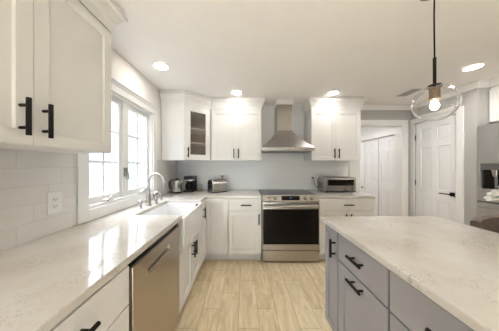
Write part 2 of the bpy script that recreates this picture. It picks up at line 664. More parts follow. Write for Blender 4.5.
# crown mouldings
CROWN = [(0, ZC - .075), (.012, ZC - .075), (.016, ZC - .06), (.045, ZC - .022), (.056, ZC - .016), (.056, ZC), (0, ZC)]
m = MB().sweep([(1.80, YB), (XR, YB), (XR, 2.234), (3.06, 2.234)], CROWN)
struct(m.build('trim_3', TRIMW), 'white crown moulding on the grey walls')

# opening casing
m = MB()
m.box(1.80, OX0, YB - .018, YB, 0, OZ).box(OX1, OX1 + .095, YB - .018, YB, 0, OZ).box(1.80, OX1 + .095, YB - .018, YB, OZ, OZ + .09)
m.box(OX0, OX0 + .012, YB - .018, YB + .13, 0, OZ).box(OX1 - .012, OX1, YB - .018, YB + .13, 0, OZ).box(OX0, OX1, YB - .018, YB + .13, OZ - .012, OZ)
struct(m.build('trim_4', TRIMW, bevel=.003), 'white casing around the opening to the hall')
# door casing on the right wall
m = MB()
x0, x1 = XR - .018, XR
m.box(x0, x1, DY0 - .082, DY0, 0, DZ).box(x0, x1, DY1, DY1 + .068, 0, DZ).box(x0, x1, DY0 - .082, DY1 + .068, DZ, DZ + .08)
struct(m.build('trim_5', TRIMW, bevel=.003), 'white casing around the panelled door')
m = MB()
m.box(XR - .014, XR, 2.234, DY0 - .082, 0, .11)
struct(m.build('baseboard_right', TRIMW), 'white baseboard by the panelled door')


# ------------------------------------------------------------------ doors
def six_panels(w, h, st=.10, mid=.09):
    c = w / 2
    A, B = (st, c - mid / 2), (c + mid / 2, w - st)
    out = []
    for z0, z1 in ((.22, .80), (.96, 1.62), (1.72, h - .11)):
        for a, b in (A, B):
            out.append((a, b, z0, z1))
    return out


# door_1: faces -x, local x runs towards the camera
r = sempty('door_1', 'white six panel door with black lever handle', (XR + .012, DY1 - .003, 0), -PI / 2)
dw = DY1 - DY0 - .006
MB().board(dw, DZ - .012, .035, six_panels(dw, DZ - .012, .085, .075), rec=.010, sl=.010, raised=.022, z=.008).build('door_leaf', DOORW, r)
m = MB().box(dw - .085, dw - .03, -.012, 0, .90, .955)
m.cyl((dw - .057, -.01, .928), (dw - .057, -.05, .928), .011)
m.box(dw - .19, dw - .045, -.056, -.044, .921, .935)
m.build('door_handle', BLACKM, r, bevel=.001)
m = MB().box(dw - .004, dw + .004, -.006, .004, .895, .96)
m.build('latch_plate', BLACKM, r)
for z in (1.80, 1.05, .25):
    m = MB().cyl((.0, -.008, z - .045), (.0, -.008, z + .045), .007, seg=10)
    m.build('hinge', BLACKM, r)

# door_2: hall closet, three sliding/folding leaves facing -x
r = sempty('door_2', 'white panelled closet doors in the hall', (HX + .01, CY1, 0), -PI / 2)
LW = .48
for i in range(4):
    x = i * LW
    y = 0.0
    d = MB().board(LW - .018, CZ - .03, .035, six_panels(LW - .018, CZ - .03, .065, .06), rec=.010, sl=.008, raised=.018).build('door_leaf', DOORW, r, loc=(x + .008, y + .012, .015))
    if i in (1,):
        MB().lathe([(0, 0), (.008, .0), (.010, .012), (.019, .022), (.017, .034), (0, .038)]).build('door_knob', BLACKM, d, smooth=True).matrix_local = Matrix.Translation((LW - .075, 0, .76)) @ Matrix.Rotation(PI / 2, 4, 'X')
MB().box(-.08, 4 * LW + .07, -.05, -.011, CZ - .03, CZ + .08).build('closet_header', TRIMW, r)
MB().box(4 * LW, 4 * LW + .07, -.026, -.011, 0, CZ - .03).build('closet_casing', TRIMW, r)

# ------------------------------------------------------------------ window_1 (left wall), local: x along +y, front faces +x
r = sempty('window_1', 'white twin casement window over the sink', (XW, WY0, 0), PI / 2)
OW = WY1 - WY0
m = MB()
cw = .088
m.box(-cw, 0, -.02, 0, .917, WZ1).box(OW, OW + cw, -.02, 0, .917, WZ1)
m.box(-cw, OW + cw, -.02, 0, WZ1, WZ1 + .085)
m.box(0, OW, -.02, 0, .917, WZ0)
m.build('window_casing', TRIMW, r, bevel=.003)
m = MB().sweep([(-cw - .0, -.02), (OW + cw, -.02)], [(0, WZ1 + .062), (.008, WZ1 + .062), (.014, WZ1 + .075), (.028, WZ1 + .09), (.028, WZ1 + .10), (-.02, WZ1 + .10), (-.02, WZ1 + .085), (0, WZ1 + .085)])
m.build('casing_cap', TRIMW, r)
# jamb liner and mullion
m = MB()
m.box(0, .014, 0, .15, WZ0, WZ1).box(OW - .014, OW, 0, .15, WZ0, WZ1).box(.014, OW - .014, 0, .15, WZ1 - .014, WZ1).box(.014, OW - .014, 0, .15, WZ0, WZ0 + .022)
m.box(OW / 2 - .032, OW / 2 + .032, .03, .15, WZ0 + .022, WZ1 - .014)
m.build('window_frame', TRIMW, r)
SW = OW / 2 - .032 - .014
for i in range(2):
    sx = .014 if i == 0 else OW / 2 + .032
    z0, z1 = WZ0 + .022, WZ1 - .014
    fw = .042
    m = MB()
    m.box(sx, sx + fw, .045, .09, z0, z1).box(sx + SW - fw, sx + SW, .045, .09, z0, z1)
    m.box(sx + fw, sx + SW - fw, .045, .09, z0, z0 + .055).box(sx + fw, sx + SW - fw, .045, .09, z1 - fw, z1)
    sash = m.build('sash', TRIMW, r)
    MB().box(sx + fw - .004, sx + SW - fw + .004, .068, .072, z0 + .05, z1 - fw + .004).build('pane', CLEAR, sash)
    m = MB()
    gx = sx + SW / 2
    m.box(gx - .010, gx + .010, .055, .082, z0 + .055, z1 - fw)
    gz0, gz1 = z0 + .055, z1 - fw
    for k in (1, 2):
        z = gz0 + (gz1 - gz0) * k / 3
        m.box(sx + fw, gx - .010, .055, .082, z - .010, z + .010).box(gx + .010, sx + SW - fw, .055, .082, z - .008, z + .008)
    m.build('muntins', TRIMW, sash)
    # crank operator at the sill
    cx = sx + SW * (.52 if i == 0 else .62)
    m = MB().box(cx - .05, cx + .05, .0, .042, z0 + .002, z0 + .024)
    m.build('crank_base', TRIMW, r, bevel=.006)
    m = MB().tube([(cx + .02, .012, z0 + .03), (cx + .005, -.012, z0 + .04), (cx - .05, -.02, z0 + .022), (cx - .06, -.02, z0 + .012)], .0085, 8)
    m.build('crank_handle', STEELM, r, smooth=True)
    # lock lever on the mullion
    lx = OW / 2 + (-.016 if i == 0 else .016)
    m = MB().box(lx - .008, lx + .008, .02, .03, 1.22, 1.31)
    m.tube([(lx, .022, 1.27), (lx, .008, 1.25), (lx, .002, 1.19)], .005, 8)
    m.build('sash_lock', STEELM, r, bevel=.001)

# ------------------------------------------------------------------ counters
m = MB().prism([(XW + .008, -.6), (-.527, -.6), (-.527, 1.515), (-.937, 1.515), (-.937, 2.16), (-.527, 2.16), (-.527, 2.47), (.229, 2.47), (.229, YB - .008), (XW + .008, YB - .008)], .879, .914)
tag(m.build('countertop', QUARTZ, bevel=.004), 'long speckled white quartz countertop running under the window around the sink to the range', 'countertop')
m = MB().prism([(1.017, 2.47), (1.79, 2.47), (1.79, YB - .008), (1.017, YB - .008)], .879, .914)
tag(m.build('countertop', QUARTZ, bevel=.004), 'short quartz countertop right of the range under the toaster oven', 'countertop')
m = MB().prism([(.617, -.45), (1.555, -.45), (1.555, 1.474), (.617, 1.474)], .879, .914)
tag(m.build('countertop', QUARTZ, bevel=.006), 'broad speckled quartz countertop on the grey island', 'countertop')

# ------------------------------------------------------------------ left run (faces +x)
XF = -.551    # carcass front plane; door front at -.532
DEPL = abs(XW) + XF - .01
base_cab('drawer_cabinet', 'white drawer cabinet with flat fronts nearest the viewer, left of the dishwasher', (XF, .240, 0), PI / 2, .590, DEPL, WHITE, [
    ('drawer', .004, .586, .694, .868, dict(shaker=False, handle=('h', .30, .79), L=.145)),
    ('drawer', .004, .586, .405, .688, dict(shaker=False, handle=('h', .30, .60), L=.145)),
    ('drawer', .004, .586, .119, .399, dict(shaker=False, handle=('h', .30, .31), L=.145))])
base_cab('drawer_cabinet', 'white drawer cabinet beside the viewer under the left counter end', (XF, -.585, 0), PI / 2, .820, DEPL, WHITE, [
    ('drawer', .004, .816, .694, .868, dict(shaker=False, handle=('h', .41, .79), L=.145)),
    ('drawer', .004, .816, .119, .688, dict(shaker=False, handle=('h', .41, .60), L=.145))])

# dishwasher
r = thing('dishwasher', 'stainless steel dishwasher with pocket handle under the left counter', 'dishwasher', (XF, .838, 0), PI / 2)
DW = .614
MB().box(.004, DW - .004, .0, .56, .10, .872).build('tub_housing', BLACKP, r)
MB().box(.01, DW - .01, .05, .5, .0, .10).build('kick_plate', BLACKP, r)
m = MB().board(DW - .012, .725, .024, [(.135, .415, .625, .660)], rec=.019, sl=.004)
d = m.build('door', STEELW, r, bevel=.0025, loc=(.006, -.025, .122))
MB().box(.135, .415, -.006, .006, .618, .627).build('handle_lip', CHROME, d, bevel=.002)
MB().box(.006, DW - .006, -.012, -.001, .849, .871).build('counter_shade_strip', BLACKG, r)  # black strip stands in for the shadow gap under the counter

# sink cabinet
SY = 1.455
base_cab('sink_cabinet', 'white two door cabinet below the farmhouse sink', (XF, SY, 0), PI / 2, .745, DEPL, WHITE, [
    ('door', .004, .3705, .119, .598, dict(handle=('v', .338, .49), L=.145)),
    ('door', .3745, .741, .119, .598, dict(handle=('v', .407, .49), L=.145))], body_top=.602)

# farmhouse sink: open basin with apron
r = thing('farmhouse_sink', 'white porcelain apron front farmhouse sink under the window', 'sink', (0, 0, 0))
m = MB()
sx0, sx1, sy0, sy1, sz0, sz1 = -.934, -.512, 1.519, 2.156, .606, .886
th = .026
o_ = [(sx0, sy0), (sx1, sy0), (sx1, sy1), (sx0, sy1)]
i_ = [(sx0 + .012, sy0 + .024), (sx1 - th, sy0 + .024), (sx1 - th, sy1 - .024), (sx0 + .012, sy1 - .024)]
zb = .68
for k in range(4):
    j = (k + 1) % 4
    m.face([(*o_[k], sz0), (*o_[j], sz0), (*o_[j], sz1), (*o_[k], sz1)])
    m.face([(*o_[k], sz1), (*o_[j], sz1), (*i_[j], sz1), (*i_[k], sz1)])
    m.face([(*i_[k], sz1), (*i_[j], sz1), (*i_[j], zb), (*i_[k], zb)])
m.face([(*p, sz0) for p in o_])
m.face([(*p, zb) for p in i_])
m.build('basin', PORC, r, bevel=.006, seg=3)
MB().lathe([(0, .004), (.03, .004), (.042, .006), (.045, .001), (.045, 0)], (-.73, 1.84, zb)).build('drain', CHROME, r, smooth=True)
m = MB().box(-.58, -.548, 2.112, 2.132, .845, .878)
tag(m.build('sink_clip', BLACKP, bevel=.005), 'small black clip on the far inner wall of the white sink', 'clip')

# lazy-susan corner cabinet (L-shaped) : leaf on the left run and leaf on the back run
r = thing('corner_cabinet', 'white corner base cabinet with a folding door in the inner corner', 'cabinet', (0, 0, 0))
YF = 2.485   # carcass front plane of back run; door front 2.466
m = MB().prism([(XW + .01, 2.202), (XF, 2.202), (XF, YF), (-.232, YF), (-.232, YB - .01), (XW + .01, YB - .01)], .115, .878)
m.build('cabinet_body', WHITE, r)
m = MB().prism([(XW + .01, 2.202), (XF - .065, 2.202), (XF - .065, YF + .065), (-.232, YF + .065), (-.232, YB - .01), (XW + .01, YB - .01)], 0, .115)
m.build('toe_kick', WHITE, r)
a = front(r, 'door', 0, .258, .119, .868, WHITE, rail=.05, handle=('v', .05, .735), L=.14)
a.location = (XF + FT, 2.206, .119)
a.rotation_euler = (0, 0, PI / 2)
b = front(r, 'door', 0, .294, .119, .868, WHITE, rail=.05)
b.location = (-.530, YF - FT, .119)

# ------------------------------------------------------------------ back run
DEPB = YB - YF - .01
base_cab('base_cabinet', 'white base cabinet with one drawer and one door left of the range', (-.230, YF, 0), 0, .457, DEPB, WHITE, [
    ('drawer', .004, .453, .712, .868, dict(shaker=False, handle=('h', .245, .792), L=.145)),
    ('door', .004, .453, .119, .706, dict(handle=('v', .42, .60), L=.145))])
base_cab('base_cabinet', 'white base cabinet with a wide drawer and two doors right of the range', (1.017, YF, 0), 0, .766, DEPB, WHITE, [
    ('drawer', .004, .762, .712, .868, dict(shaker=False, handle=('h', .392, .795), L=.14)),
    ('door', .004, .388, .119, .706, dict(handle=('v', .355, .60), L=.145)),
    ('door', .392, .762, .119, .706, dict(handle=('v', .425, .60), L=.145))])

# kitchen range
r = thing('kitchen_range', 'stainless steel electric range with black oven window under the hood', 'stove', (.624, 2.445, 0))
hw = .388
MB().box(-hw, hw, .03, .655, .03, .895).build('oven_body', STEELD, r)
for sx in (-.34, .34):
    for sy in (.07, .60):
        MB().cyl((sx, sy, 0), (sx, sy, .03), .016, seg=12).build('foot', BLACKP, r)
MB().box(-hw - .002, hw + .002, .035, .66, .895, .922).build('cooktop', BLACKG, r, bevel=.003)
for cx, cy, rad in ((-.2, .2, .095), (.2, .2, .11), (-.2, .47, .075), (.2, .47, .075), (0, .46, .06)):
    ct = MB()
    for q in range(32):
        a0, a1 = 2 * PI * q / 32, 2 * PI * (q + 1) / 32
        ct.face([(cx + rad * math.cos(a0), cy + rad * math.sin(a0), .9226), (cx + rad * math.cos(a1), cy + rad * math.sin(a1), .9226), (cx + (rad - .004) * math.cos(a1), cy + (rad - .004) * math.sin(a1), .9226), (cx + (rad - .004) * math.cos(a0), cy + (rad - .004) * math.sin(a0), .9226)])
    ct.build('burner_ring', STEELD, r)
# sloped control panel
m = MB()
prof = [(-.0, .845), (.005, .838), (.06, .838), (.06, .9225), (.036, .9225)]
for x in (-hw, hw):
    pass
A = [m.bm.verts.new((-hw, y, z)) for y, z in prof]
B = [m.bm.verts.new((hw, y, z)) for y, z in prof]
m.bm.faces.new(A)
m.bm.faces.new(B[::-1])
for i in range(len(prof)):
    j = (i + 1) % len(prof)
    m.bm.faces.new((A[i], B[i], B[j], A[j]))
m.build('control_panel', STEEL, r, bevel=.002)
nrm = Vector((0, -.0775, .036)).normalized()
cpt = Vector((0, .018, .884))
up = Vector((0, .036, .0775)).normalized()
m = MB()
c0 = cpt + nrm * .0015
for q in ((-.125, -.030), (.125, -.030), (.125, .030), (-.125, .030)):
    pass
pts = [c0 + Vector((q[0], 0, 0)) + up * q[1] for q in ((-.125, -.030), (.125, -.030), (.125, .030), (-.125, .030))]
bk = [p - nrm * .004 for p in pts]
m.face(pts)
m.face(bk[::-1])
for i in range(4):
    j = (i + 1) % 4
    m.face([pts[i], bk[i], bk[j], pts[j]])
disp = m.build('display', BLACKG, r)
m = MB()
m.face([c0 + nrm * .0008 + Vector((q[0], 0, 0)) + up * q[1] for q in ((-.018, -.006), (.018, -.006), (.018, .008), (-.018, .008))])
m.build('clock', CLOCK, disp)
for kx in (-.29, -.205, .205, .29):
    p = cpt + Vector((kx, 0, 0))
    k = MB().cyl(p, p + nrm * .012, .026, .024, 20).cyl(p + nrm * .012, p + nrm * .034, .019, .017, 20)
    k = k.build('knob', STEELM, r, smooth=True)
    MB().cyl(p - nrm * .001, p + nrm * .004, .030, .029, 20).build('knob_ring', STEELD, k, smooth=True)
# door
m = MB().board(2 * hw - .006, .653, .03, [(.006, 2 * hw - .012, .078, .558)], rec=.003, sl=.002)
d = m.build('oven_door', STEEL, r, bevel=.003, loc=(-hw + .003, 0, .180))
MB().box(.008, 2 * hw - .014, -.001, .0028, .080, .556).build('oven_window', BLACKG, d)
m = MB().cyl((.02, -.05, .605), (2 * hw - .026, -.05, .605), .016, seg=16)
for q in (.05, 2 * hw - .056):
    m.box(q - .012, q + .012, -.05, .002, .593, .617)
m.build('handle', STEEL, d, smooth=True)
m = MB().board(2 * hw - .006, .138, .03, [], x=0).build('warming_drawer', STEEL, r, bevel=.003, loc=(-hw + .003, 0, .031))

# range hood
r = thing('range_hood', 'stainless steel chimney range hood on the back wall above the range', 'range hood', (.628, YB - .008, 0))
hw2 = .383
zb0, zb1, zt = 1.548, 1.598, 1.885
m = MB()
fy, by = -.50, 0
lo = [(-hw2, fy), (hw2, fy), (hw2, by), (-hw2, by)]
cw2 = .118
hi = [(-cw2, -.27), (cw2, -.27), (cw2, by), (-cw2, by)]
m.face([(*p, zb0) for p in lo][::-1])
N_ = 6
rings = [[(*p, zb0) for p in lo], [(*p, zb1) for p in lo]]
for k in range(1, N_ + 1):
    t = k / N_
    s_ = t ** 1.0
    e = 1 - (1 - t) ** 1.25
    rings.append([(a[0] + (b[0] - a[0]) * e, a[1] + (b[1] - a[1]) * e, zb1 + (zt - zb1) * t) for a, b in zip(lo, hi)])
for ra, rb in zip(rings, rings[1:]):
    for i in range(4):
        j = (i + 1) % 4
        m.face([ra[i], ra[j], rb[j], rb[i]])
m.face(rings[-1])
m.build('canopy', STEEL, r, bevel=.002)
MB().box(-cw2, cw2, -.27, 0, zt, 2.295).build('chimney', STEELC, r, bevel=.002)
m = MB()
for q in range(5):
    x = -.06 + q * .03
    m.cyl((x, fy, 1.573), (x, fy - .006, 1.573), .008, seg=12)
m.build('buttons', CHROME, r)
for q in (-.2, .2):
    MB().box(q - .17, q + .17, -.46, -.06, zb0 - .006, zb0 + .002).build('grease_filter', STEELD, r)
struct(MB().box(.628 - .135, .628 + .135, YB - .30, YB - .0085, 2.295, ZC).build('trim_6', TRIMW, bevel=.004), 'white trim block above the hood chimney')

# ------------------------------------------------------------------ wall cabinets
UZ0, UZ1 = 1.408, 2.19
CABCROWN = [(0, UZ1 + .004), (.006, UZ1 + .004), (.006, UZ1 + .05), (.014, UZ1 + .055), (.022, UZ1 + .075), (.045, UZ1 + .115), (.062, UZ1 + .122), (.062, UZ1 + .143), (.046, UZ1 + .147), (.046, ZC - .0005), (0, ZC - .0005)]


def wall_cab(name, label, loc, rz, w, d, split, hoff=.034):
    r = thing(name, label, 'cabinet', loc, rz)
    MB().box(0, w, 0, d, UZ0, UZ1).build('cabinet_body', WHITE, r)
    MB().box(0, w, 0, d, UZ1, ZC - .001).build('frieze', WHITE, r)
    front(r, 'door', .003, split - .0015, UZ0 + .002, UZ1 - .002, WHITE, handle=('v', split - hoff, 1.517), L=.145)
    front(r, 'door', split + .0015, w - .003, UZ0 + .002, UZ1 - .002, WHITE, handle=('v', split + .034, 1.517), L=.145)
    return r


YU = 2.794   # carcass front plane, back wall uppers
ca = wall_cab('wall_cabinet', 'white two door wall cabinet left of the range hood', (-.523, YU, 0), 0, .776, YB - YU - .009, .388)
cb_ = wall_cab('wall_cabinet', 'white two door wall cabinet right of the range hood above the toaster oven', (1.025, YU, 0), 0, .76, YB - YU - .009, .38)
XU = -.889   # carcass front plane of left upper
cl = wall_cab('wall_cabinet', 'large white two door wall cabinet nearest the viewer on the left wall', (XU, .318, 0), PI / 2, .859, abs(XW) + XU - .009, .424, .046)
struct(MB().sweep([(-.523, YU - FT), (.253, YU - FT), (.253, YB - .009)], CABCROWN).build('trim_7', WHITE), 'white crown moulding on the cabinet left of the hood')
struct(MB().sweep([(1.025, YB - .009), (1.025, YU - FT), (1.785, YU - FT), (1.785, YB - .009)], CABCROWN).build('trim_8', WHITE), 'white crown moulding on the cabinet right of the hood')
struct(MB().sweep([(XU + FT, .318), (XU + FT, 1.177), (XW + .009, 1.177)], CABCROWN).build('trim_9', WHITE), 'white crown moulding on the near left cabinet')

# diagonal corner wall cabinet with glass door
r = thing('corner_wall_cabinet', 'white diagonal corner wall cabinet with a seeded glass door', 'cabinet', (0, 0, 0))
P0, P1 = Vector((-.85, 2.512)), Vector((-.541, YU))
pent = [(XW + .009, 2.512), (P0.x, P0.y), (P1.x, P1.y), (-.541, YB - .009), (XW + .009, YB - .009)]


def shell(poly, z0, z1, mat, name, solid, openi=1):
    m = MB()
    n = len(poly)
    for i in range(n):
        if i == openi:
            continue
        j = (i + 1) % n
        m.face([(*poly[i], z0), (*poly[j], z0), (*poly[j], z1), (*poly[i], z1)])
    m.face([(*p, z0) for p in poly])
    m.face([(*p, z1) for p in poly])
    return m


def inset(poly, k):
    n = len(poly)
    out = []
    for i in range(n):
        a, b, c = Vector(poly[i - 1]), Vector(poly[i]), Vector(poly[(i + 1) % n])
        d1, d2 = (b - a).normalized(), (c - b).normalized()
        n1, n2 = Vector((-d1.y, d1.x)), Vector((-d2.y, d2.x))
        mm = (n1 + n2) / (1 + n1.dot(n2))
        out.append((b.x + mm.x * k, b.y + mm.y * k))
    return out


def shell2(name, mat, po, pi_, z0, z1, z0i, z1i):
    """hollow box open on side 1 (the diagonal): outer and inner skins joined by a rim"""
    m = MB()
    n = len(po)
    for poly, a, b in ((po, z0, z1), (pi_, z0i, z1i)):
        for i in range(n):
            if i == 1:
                continue
            j = (i + 1) % n
            m.face([(*poly[i], a), (*poly[j], a), (*poly[j], b), (*poly[i], b)])
        m.face([(*p, a) for p in poly])
        m.face([(*p, b) for p in poly])
    O = [(*po[1], z0), (*po[2], z0), (*po[2], z1), (*po[1], z1)]
    I = [(*pi_[1], z0i), (*pi_[2], z0i), (*pi_[2], z1i), (*pi_[1], z1i)]
    for i in range(4):
        j = (i + 1) % 4
        m.face([O[i], O[j], I[j], I[i]])
    return m.build(name, mat, r)


# inner outline keeps the diagonal side on the same line
pin = inset(pent, .016)
dd = (P1 - P0).normalized()
pin[1] = tuple(P0 + dd * .02)
pin[2] = tuple(P1 - dd * .02)
shell2('cabinet_body', WHITE, pent, pin, UZ0, UZ1, UZ0 + .018, UZ1 - .018)
pin2 = inset(pent, .020)
pin2[1] = tuple(P0 + dd * .03 + Vector((-dd.y, dd.x)) * .012)
pin2[2] = tuple(P1 - dd * .03 + Vector((-dd.y, dd.x)) * .012)
m = MB()
for i in range(5):
    if i == 1:
        continue
    j = (i + 1) % 5
    m.face([(*pin2[i], UZ0 + .02), (*pin2[j], UZ0 + .02), (*pin2[j], UZ1 - .02), (*pin2[i], UZ1 - .02)])
m.face([(*p, UZ0 + .02) for p in pin2])
m.face([(*p, UZ1 - .02) for p in pin2])
m.build('cabinet_lining', INNER, r)
sh = inset(pent, .03)
for z in (1.655, 1.865):
    MB().prism(sh, z, z + .020).build('shelf', TRIMW, r)
MB().prism(pent, UZ1, ZC - .001).build('frieze', WHITE, r)
# glass door on the diagonal
ang = math.atan2(dd.y, dd.x)
DL = (P1 - P0).length
nv = Vector((dd.y, -dd.x))
w_, h_ = DL - .012, UZ1 - UZ0 - .004
st = .080
d = MB()
d.box(0, st, 0, FT - .001, 0, h_).box(w_ - st, w_, 0, FT - .001, 0, h_).box(st, w_ - st, 0, FT - .001, 0, st).box(st, w_ - st, 0, FT - .001, h_ - st, h_)
d = d.build('door', WHITE, r)
pp = P0 + dd * .006 + nv * FT
d.location = (pp.x, pp.y, UZ0 + .002)
d.rotation_euler = (0, 0, ang)
MB().box(st - .004, w_ - st + .004, .007, .011, st - .004, h_ - st + .004).build('pane', SEEDED, d)
bar_handle(d, .034, .107, True, .145)
struct(MB().sweep([(XW + .009, 2.512 - .004), (P0.x + .007, 2.512 - .004), (P1.x + nv.x * FT - .003, YU - FT), (-.523, YU - FT)], CABCROWN).build('trim_10', WHITE), 'white crown moulding on the corner wall cabinet')

# ------------------------------------------------------------------ island (faces -x)
XI = .659
r = thing('island_cabinet', 'narrow grey pull-out island cabinet at the far end of the island', 'cabinet', (XI, 1.44, 0), -PI / 2)
MB().box(0, .197, 0, .60, .115, .878).build('cabinet_body', GREY, r)
MB().box(0.0, .197, .065, .60, 0, .115).build('toe_kick', GREY, r)
front(r, 'door', .003, .195, .119, .866, GREY, rail=.045, handle=('v', .163, .742), L=.15)
base_cab('island_cabinet', 'grey island cabinet with one drawer over a pull-out door', (XI, 1.241, 0), -PI / 2, .437, .60, GREY, [
    ('drawer', .003, .434, .686, .866, dict(shaker=False, handle=('h', .225, .785), L=.145)),
    ('door', .003, .434, .119, .680, dict(rail=.062, handle=('h', .225, .645), L=.145))])
base_cab('island_cabinet', 'grey three drawer island cabinet on the near side of the pull-out door cabinet', (XI, .802, 0), -PI / 2, .53, .60, GREY, [
    ('drawer', .003, .527, .686, .866, dict(shaker=False, handle=('h', .265, .78), L=.145)),
    ('drawer', .003, .527, .405, .680, dict(shaker=False, handle=('h', .265, .60), L=.145)),
    ('drawer', .003, .527, .119, .399, dict(shaker=False, handle=('h', .265, .31), L=.145))])
base_cab('island_cabinet', 'grey island cabinet beside the viewer at the near end of the island', (XI, .27, 0), -PI / 2, .69, .60, GREY, [
    ('drawer', .003, .687, .686, .866, dict(shaker=False, handle=('h', .345, .78), L=.145)),
    ('door', .003, .343, .119, .680, dict(handle=('v', .31, .55), L=.145)),
    ('door', .347, .687, .119, .680, dict(handle=('v', .38, .55), L=.145))])
m = MB().board(2.02 - .16, .878, .018, [(.05, .60, .17, .82), (.66, 1.21, .17, .82), (1.27, 1.81, .17, .82)], rec=.008, sl=.002)
p = m.build('wainscot', GREY)
p.location = (XI + .60 + .019, -.42, 0)
p.rotation_euler = (0, 0, PI / 2)
tag(p, 'grey panelled back of the island facing the bar stool', 'panel')

# ------------------------------------------------------------------ refrigerator (faces -x)
r = thing('refrigerator', 'stainless steel refrigerator with ice dispenser in the right wall alcove', 'refrigerator', (2.905, 2.205, 0), -PI / 2)
FW, FH = .905, 1.81
MB().box(.005, FW - .005, 0, .68, .03, FH - .02).build('cabinet_body', STEELD, r)
MB().box(.03, FW - .03, .02, .6, 0, .03).build('base_grille', BLACKP, r)
# left (far) door, with niche
fd = MB().board(FW / 2 - .004, FH - .905, .07, [(.04, .36, .15, .445)], rec=.045, sl=.004)
fd = fd.build('door', STEELV, r, bevel=.008, loc=(.002, -.075, .905))
MB().box(.045, .355, .030, .044, .155, .44).build('dispenser_back', BLACKG, fd)
MB().box(.043, .357, -.003, .043, .375, .443).build('dispenser_panel', STEELD, fd, bevel=.003)
MB().cyl((.16, .012, .30), (.16, .012, .376), .018, .030, 16).build('water_nozzle', CHROME, fd, smooth=True)
MB().box(.148, .172, .018, .030, .16, .30).build('paddle', CHROME, fd, bevel=.003)
MB().box(.22, .30, .022, .030, .22, .33).build('ice_chute', TRIMW, fd, bevel=.003)
bar_handle(fd, FW / 2 - .045, .45, True, .7, r=.011, off=.045, mat=STEEL)
fd2 = MB().board(FW / 2 - .004, FH - .905, .07).build('door', STEELV, r, bevel=.008, loc=(FW / 2 + .002, -.075, .905))
bar_handle(fd2, .04, .45, True, .7, r=.011, off=.045, mat=STEEL)
for z0, z1 in ((.62, .893), (.06, .61)):
    dr = MB().board(FW - .004, z1 - z0, .07).build('drawer', STEELV, r, bevel=.008, loc=(.002, -.075, z0))
    bar_handle(dr, FW / 2, z1 - z0 - .045, False, .78, r=.012, off=.045, mat=STEEL)
# cabinet over the fridge
r = thing('wall_cabinet', 'white wall cabinet over the refrigerator at the right edge', 'cabinet', (3.04, 2.228, 0), -PI / 2)
MB().box(0, .93, 0, .565, 1.862, ZC - .001).build('cabinet_body', WHITE, r)
front(r, 'door', .003, .463, 1.866, 2.27, WHITE, handle=('v', .43, 1.96), L=.14)
front(r, 'door', .467, .927, 1.866, 2.27, WHITE, handle=('v', .50, 1.96), L=.14)
m = MB().sweep([(3.04 - FT, 2.228), (3.04 - FT, 1.30)], CROWN)
struct(m.build('trim_11', TRIMW), 'white crown moulding on the cabinet over the refrigerator')

# ------------------------------------------------------------------ faucet set
r = thing('faucet', 'brushed nickel gooseneck faucet behind the farmhouse sink', 'faucet', (-1.005, 1.877, .914))
MB().lathe([(0, 0), (.030, 0), (.030, .008), (.024, .02), (.021, .10), (.014, .135), (.0115, .15), (0, .15)]).build('faucet_base', CHROME, r, smooth=True)
R = .082
pts = [(0, 0, .14), (0, 0, .25)]
dirv = Vector((1, -.12, 0)).normalized()
for k in range(1, 13):
    a = PI * k / 12 * .98
    pts.append((dirv.x * R * (1 - math.cos(a)), dirv.y * R * (1 - math.cos(a)), .25 + R * math.sin(a)))
e = Vector(pts[-1])
pts.append(tuple(e + Vector((dirv.x * .006, dirv.y * .006, -.02))))
MB().tube(pts, .0115, 14).build('gooseneck', CHROME, r, smooth=True)
e = Vector(pts[-1])
MB().cyl(e, e + Vector((.004, .001, -.05)), .015, .0165, 16).build('spray_head', CHROME, r, smooth=True)
r = thing('lever_tap', 'brushed nickel single lever tap right of the gooseneck', 'tap', (-.985, 1.975, .914))
MB().lathe([(0, 0), (.028, 0), (.028, .008), (.022, .016), (.020, .075), (.024, .085), (.026, .105), (.016, .13), (0, .135)]).build('valve_body', CHROME, r, smooth=True)
MB().tube([(.005, -.0, .125), (.035, -.005, .125), (.066, -.01, .075), (.082, -.012, .035)], .013, 10, .009).build('lever', CHROME, r, smooth=True)
r = thing('soap_dispenser', 'short brushed nickel soap pump left of the gooseneck faucet', 'soap dispenser', (-1.01, 1.735, .914))
MB().lathe([(0, 0), (.024, 0), (.024, .006), (.017, .012), (.015, .045), (.020, .05), (.020, .072), (.008, .08), (0, .08)]).build('pump_body', CHROME, r, smooth=True)
MB().tube([(0, 0, .068), (.045, .03, .068), (.055, .036, .058)], .006, 10).build('nozzle', CHROME, r, smooth=True)

# ------------------------------------------------------------------ small appliances on the counters
CT = .9145
r = thing('electric_kettle', 'stainless steel jug kettle with black handle in the counter corner', 'kettle', (-1.045, 2.765, CT))
MB().lathe([(0, 0), (.075, 0), (.078, .01), (.074, .022), (0, .022)]).build('power_base', BLACKP, r, smooth=True)
MB().lathe([(0, .024), (.070, .024), (.072, .04), (.064, .15), (.056, .19), (0, .19)]).build('jug', CHROME, r, smooth=True)
MB().lathe([(0, .19), (.056, .19), (.05, .205), (.015, .212), (.012, .225), (0, .227)]).build('lid', BLACKP, r, smooth=True)
MB().tube([(-.05, -.012, .195), (-.085, -.02, .20), (-.102, -.024, .16), (-.098, -.023, .09), (-.068, -.016, .06)], .011, 10).build('handle', BLACKP, r, smooth=True)
MB().tube([(.052, .012, .165), (.075, .018, .185), (.082, .02, .192)], .018, 10, .010).build('spout', CHROME, r, smooth=True)
r = thing('coffee_maker', 'black coffee maker standing right of the jug kettle', 'coffee maker', (-.885, 2.93, CT))
MB().box(-.08, .08, -.12, .10, 0, .035).build('base', BLACKP, r, bevel=.01)
MB().box(-.078, .078, .02, .10, .03, .19).build('water_tank', BLACKP, r, bevel=.008)
MB().box(-.08, .08, -.11, .10, .178, .25).build('brew_head', BLACKP, r, bevel=.018, seg=3)
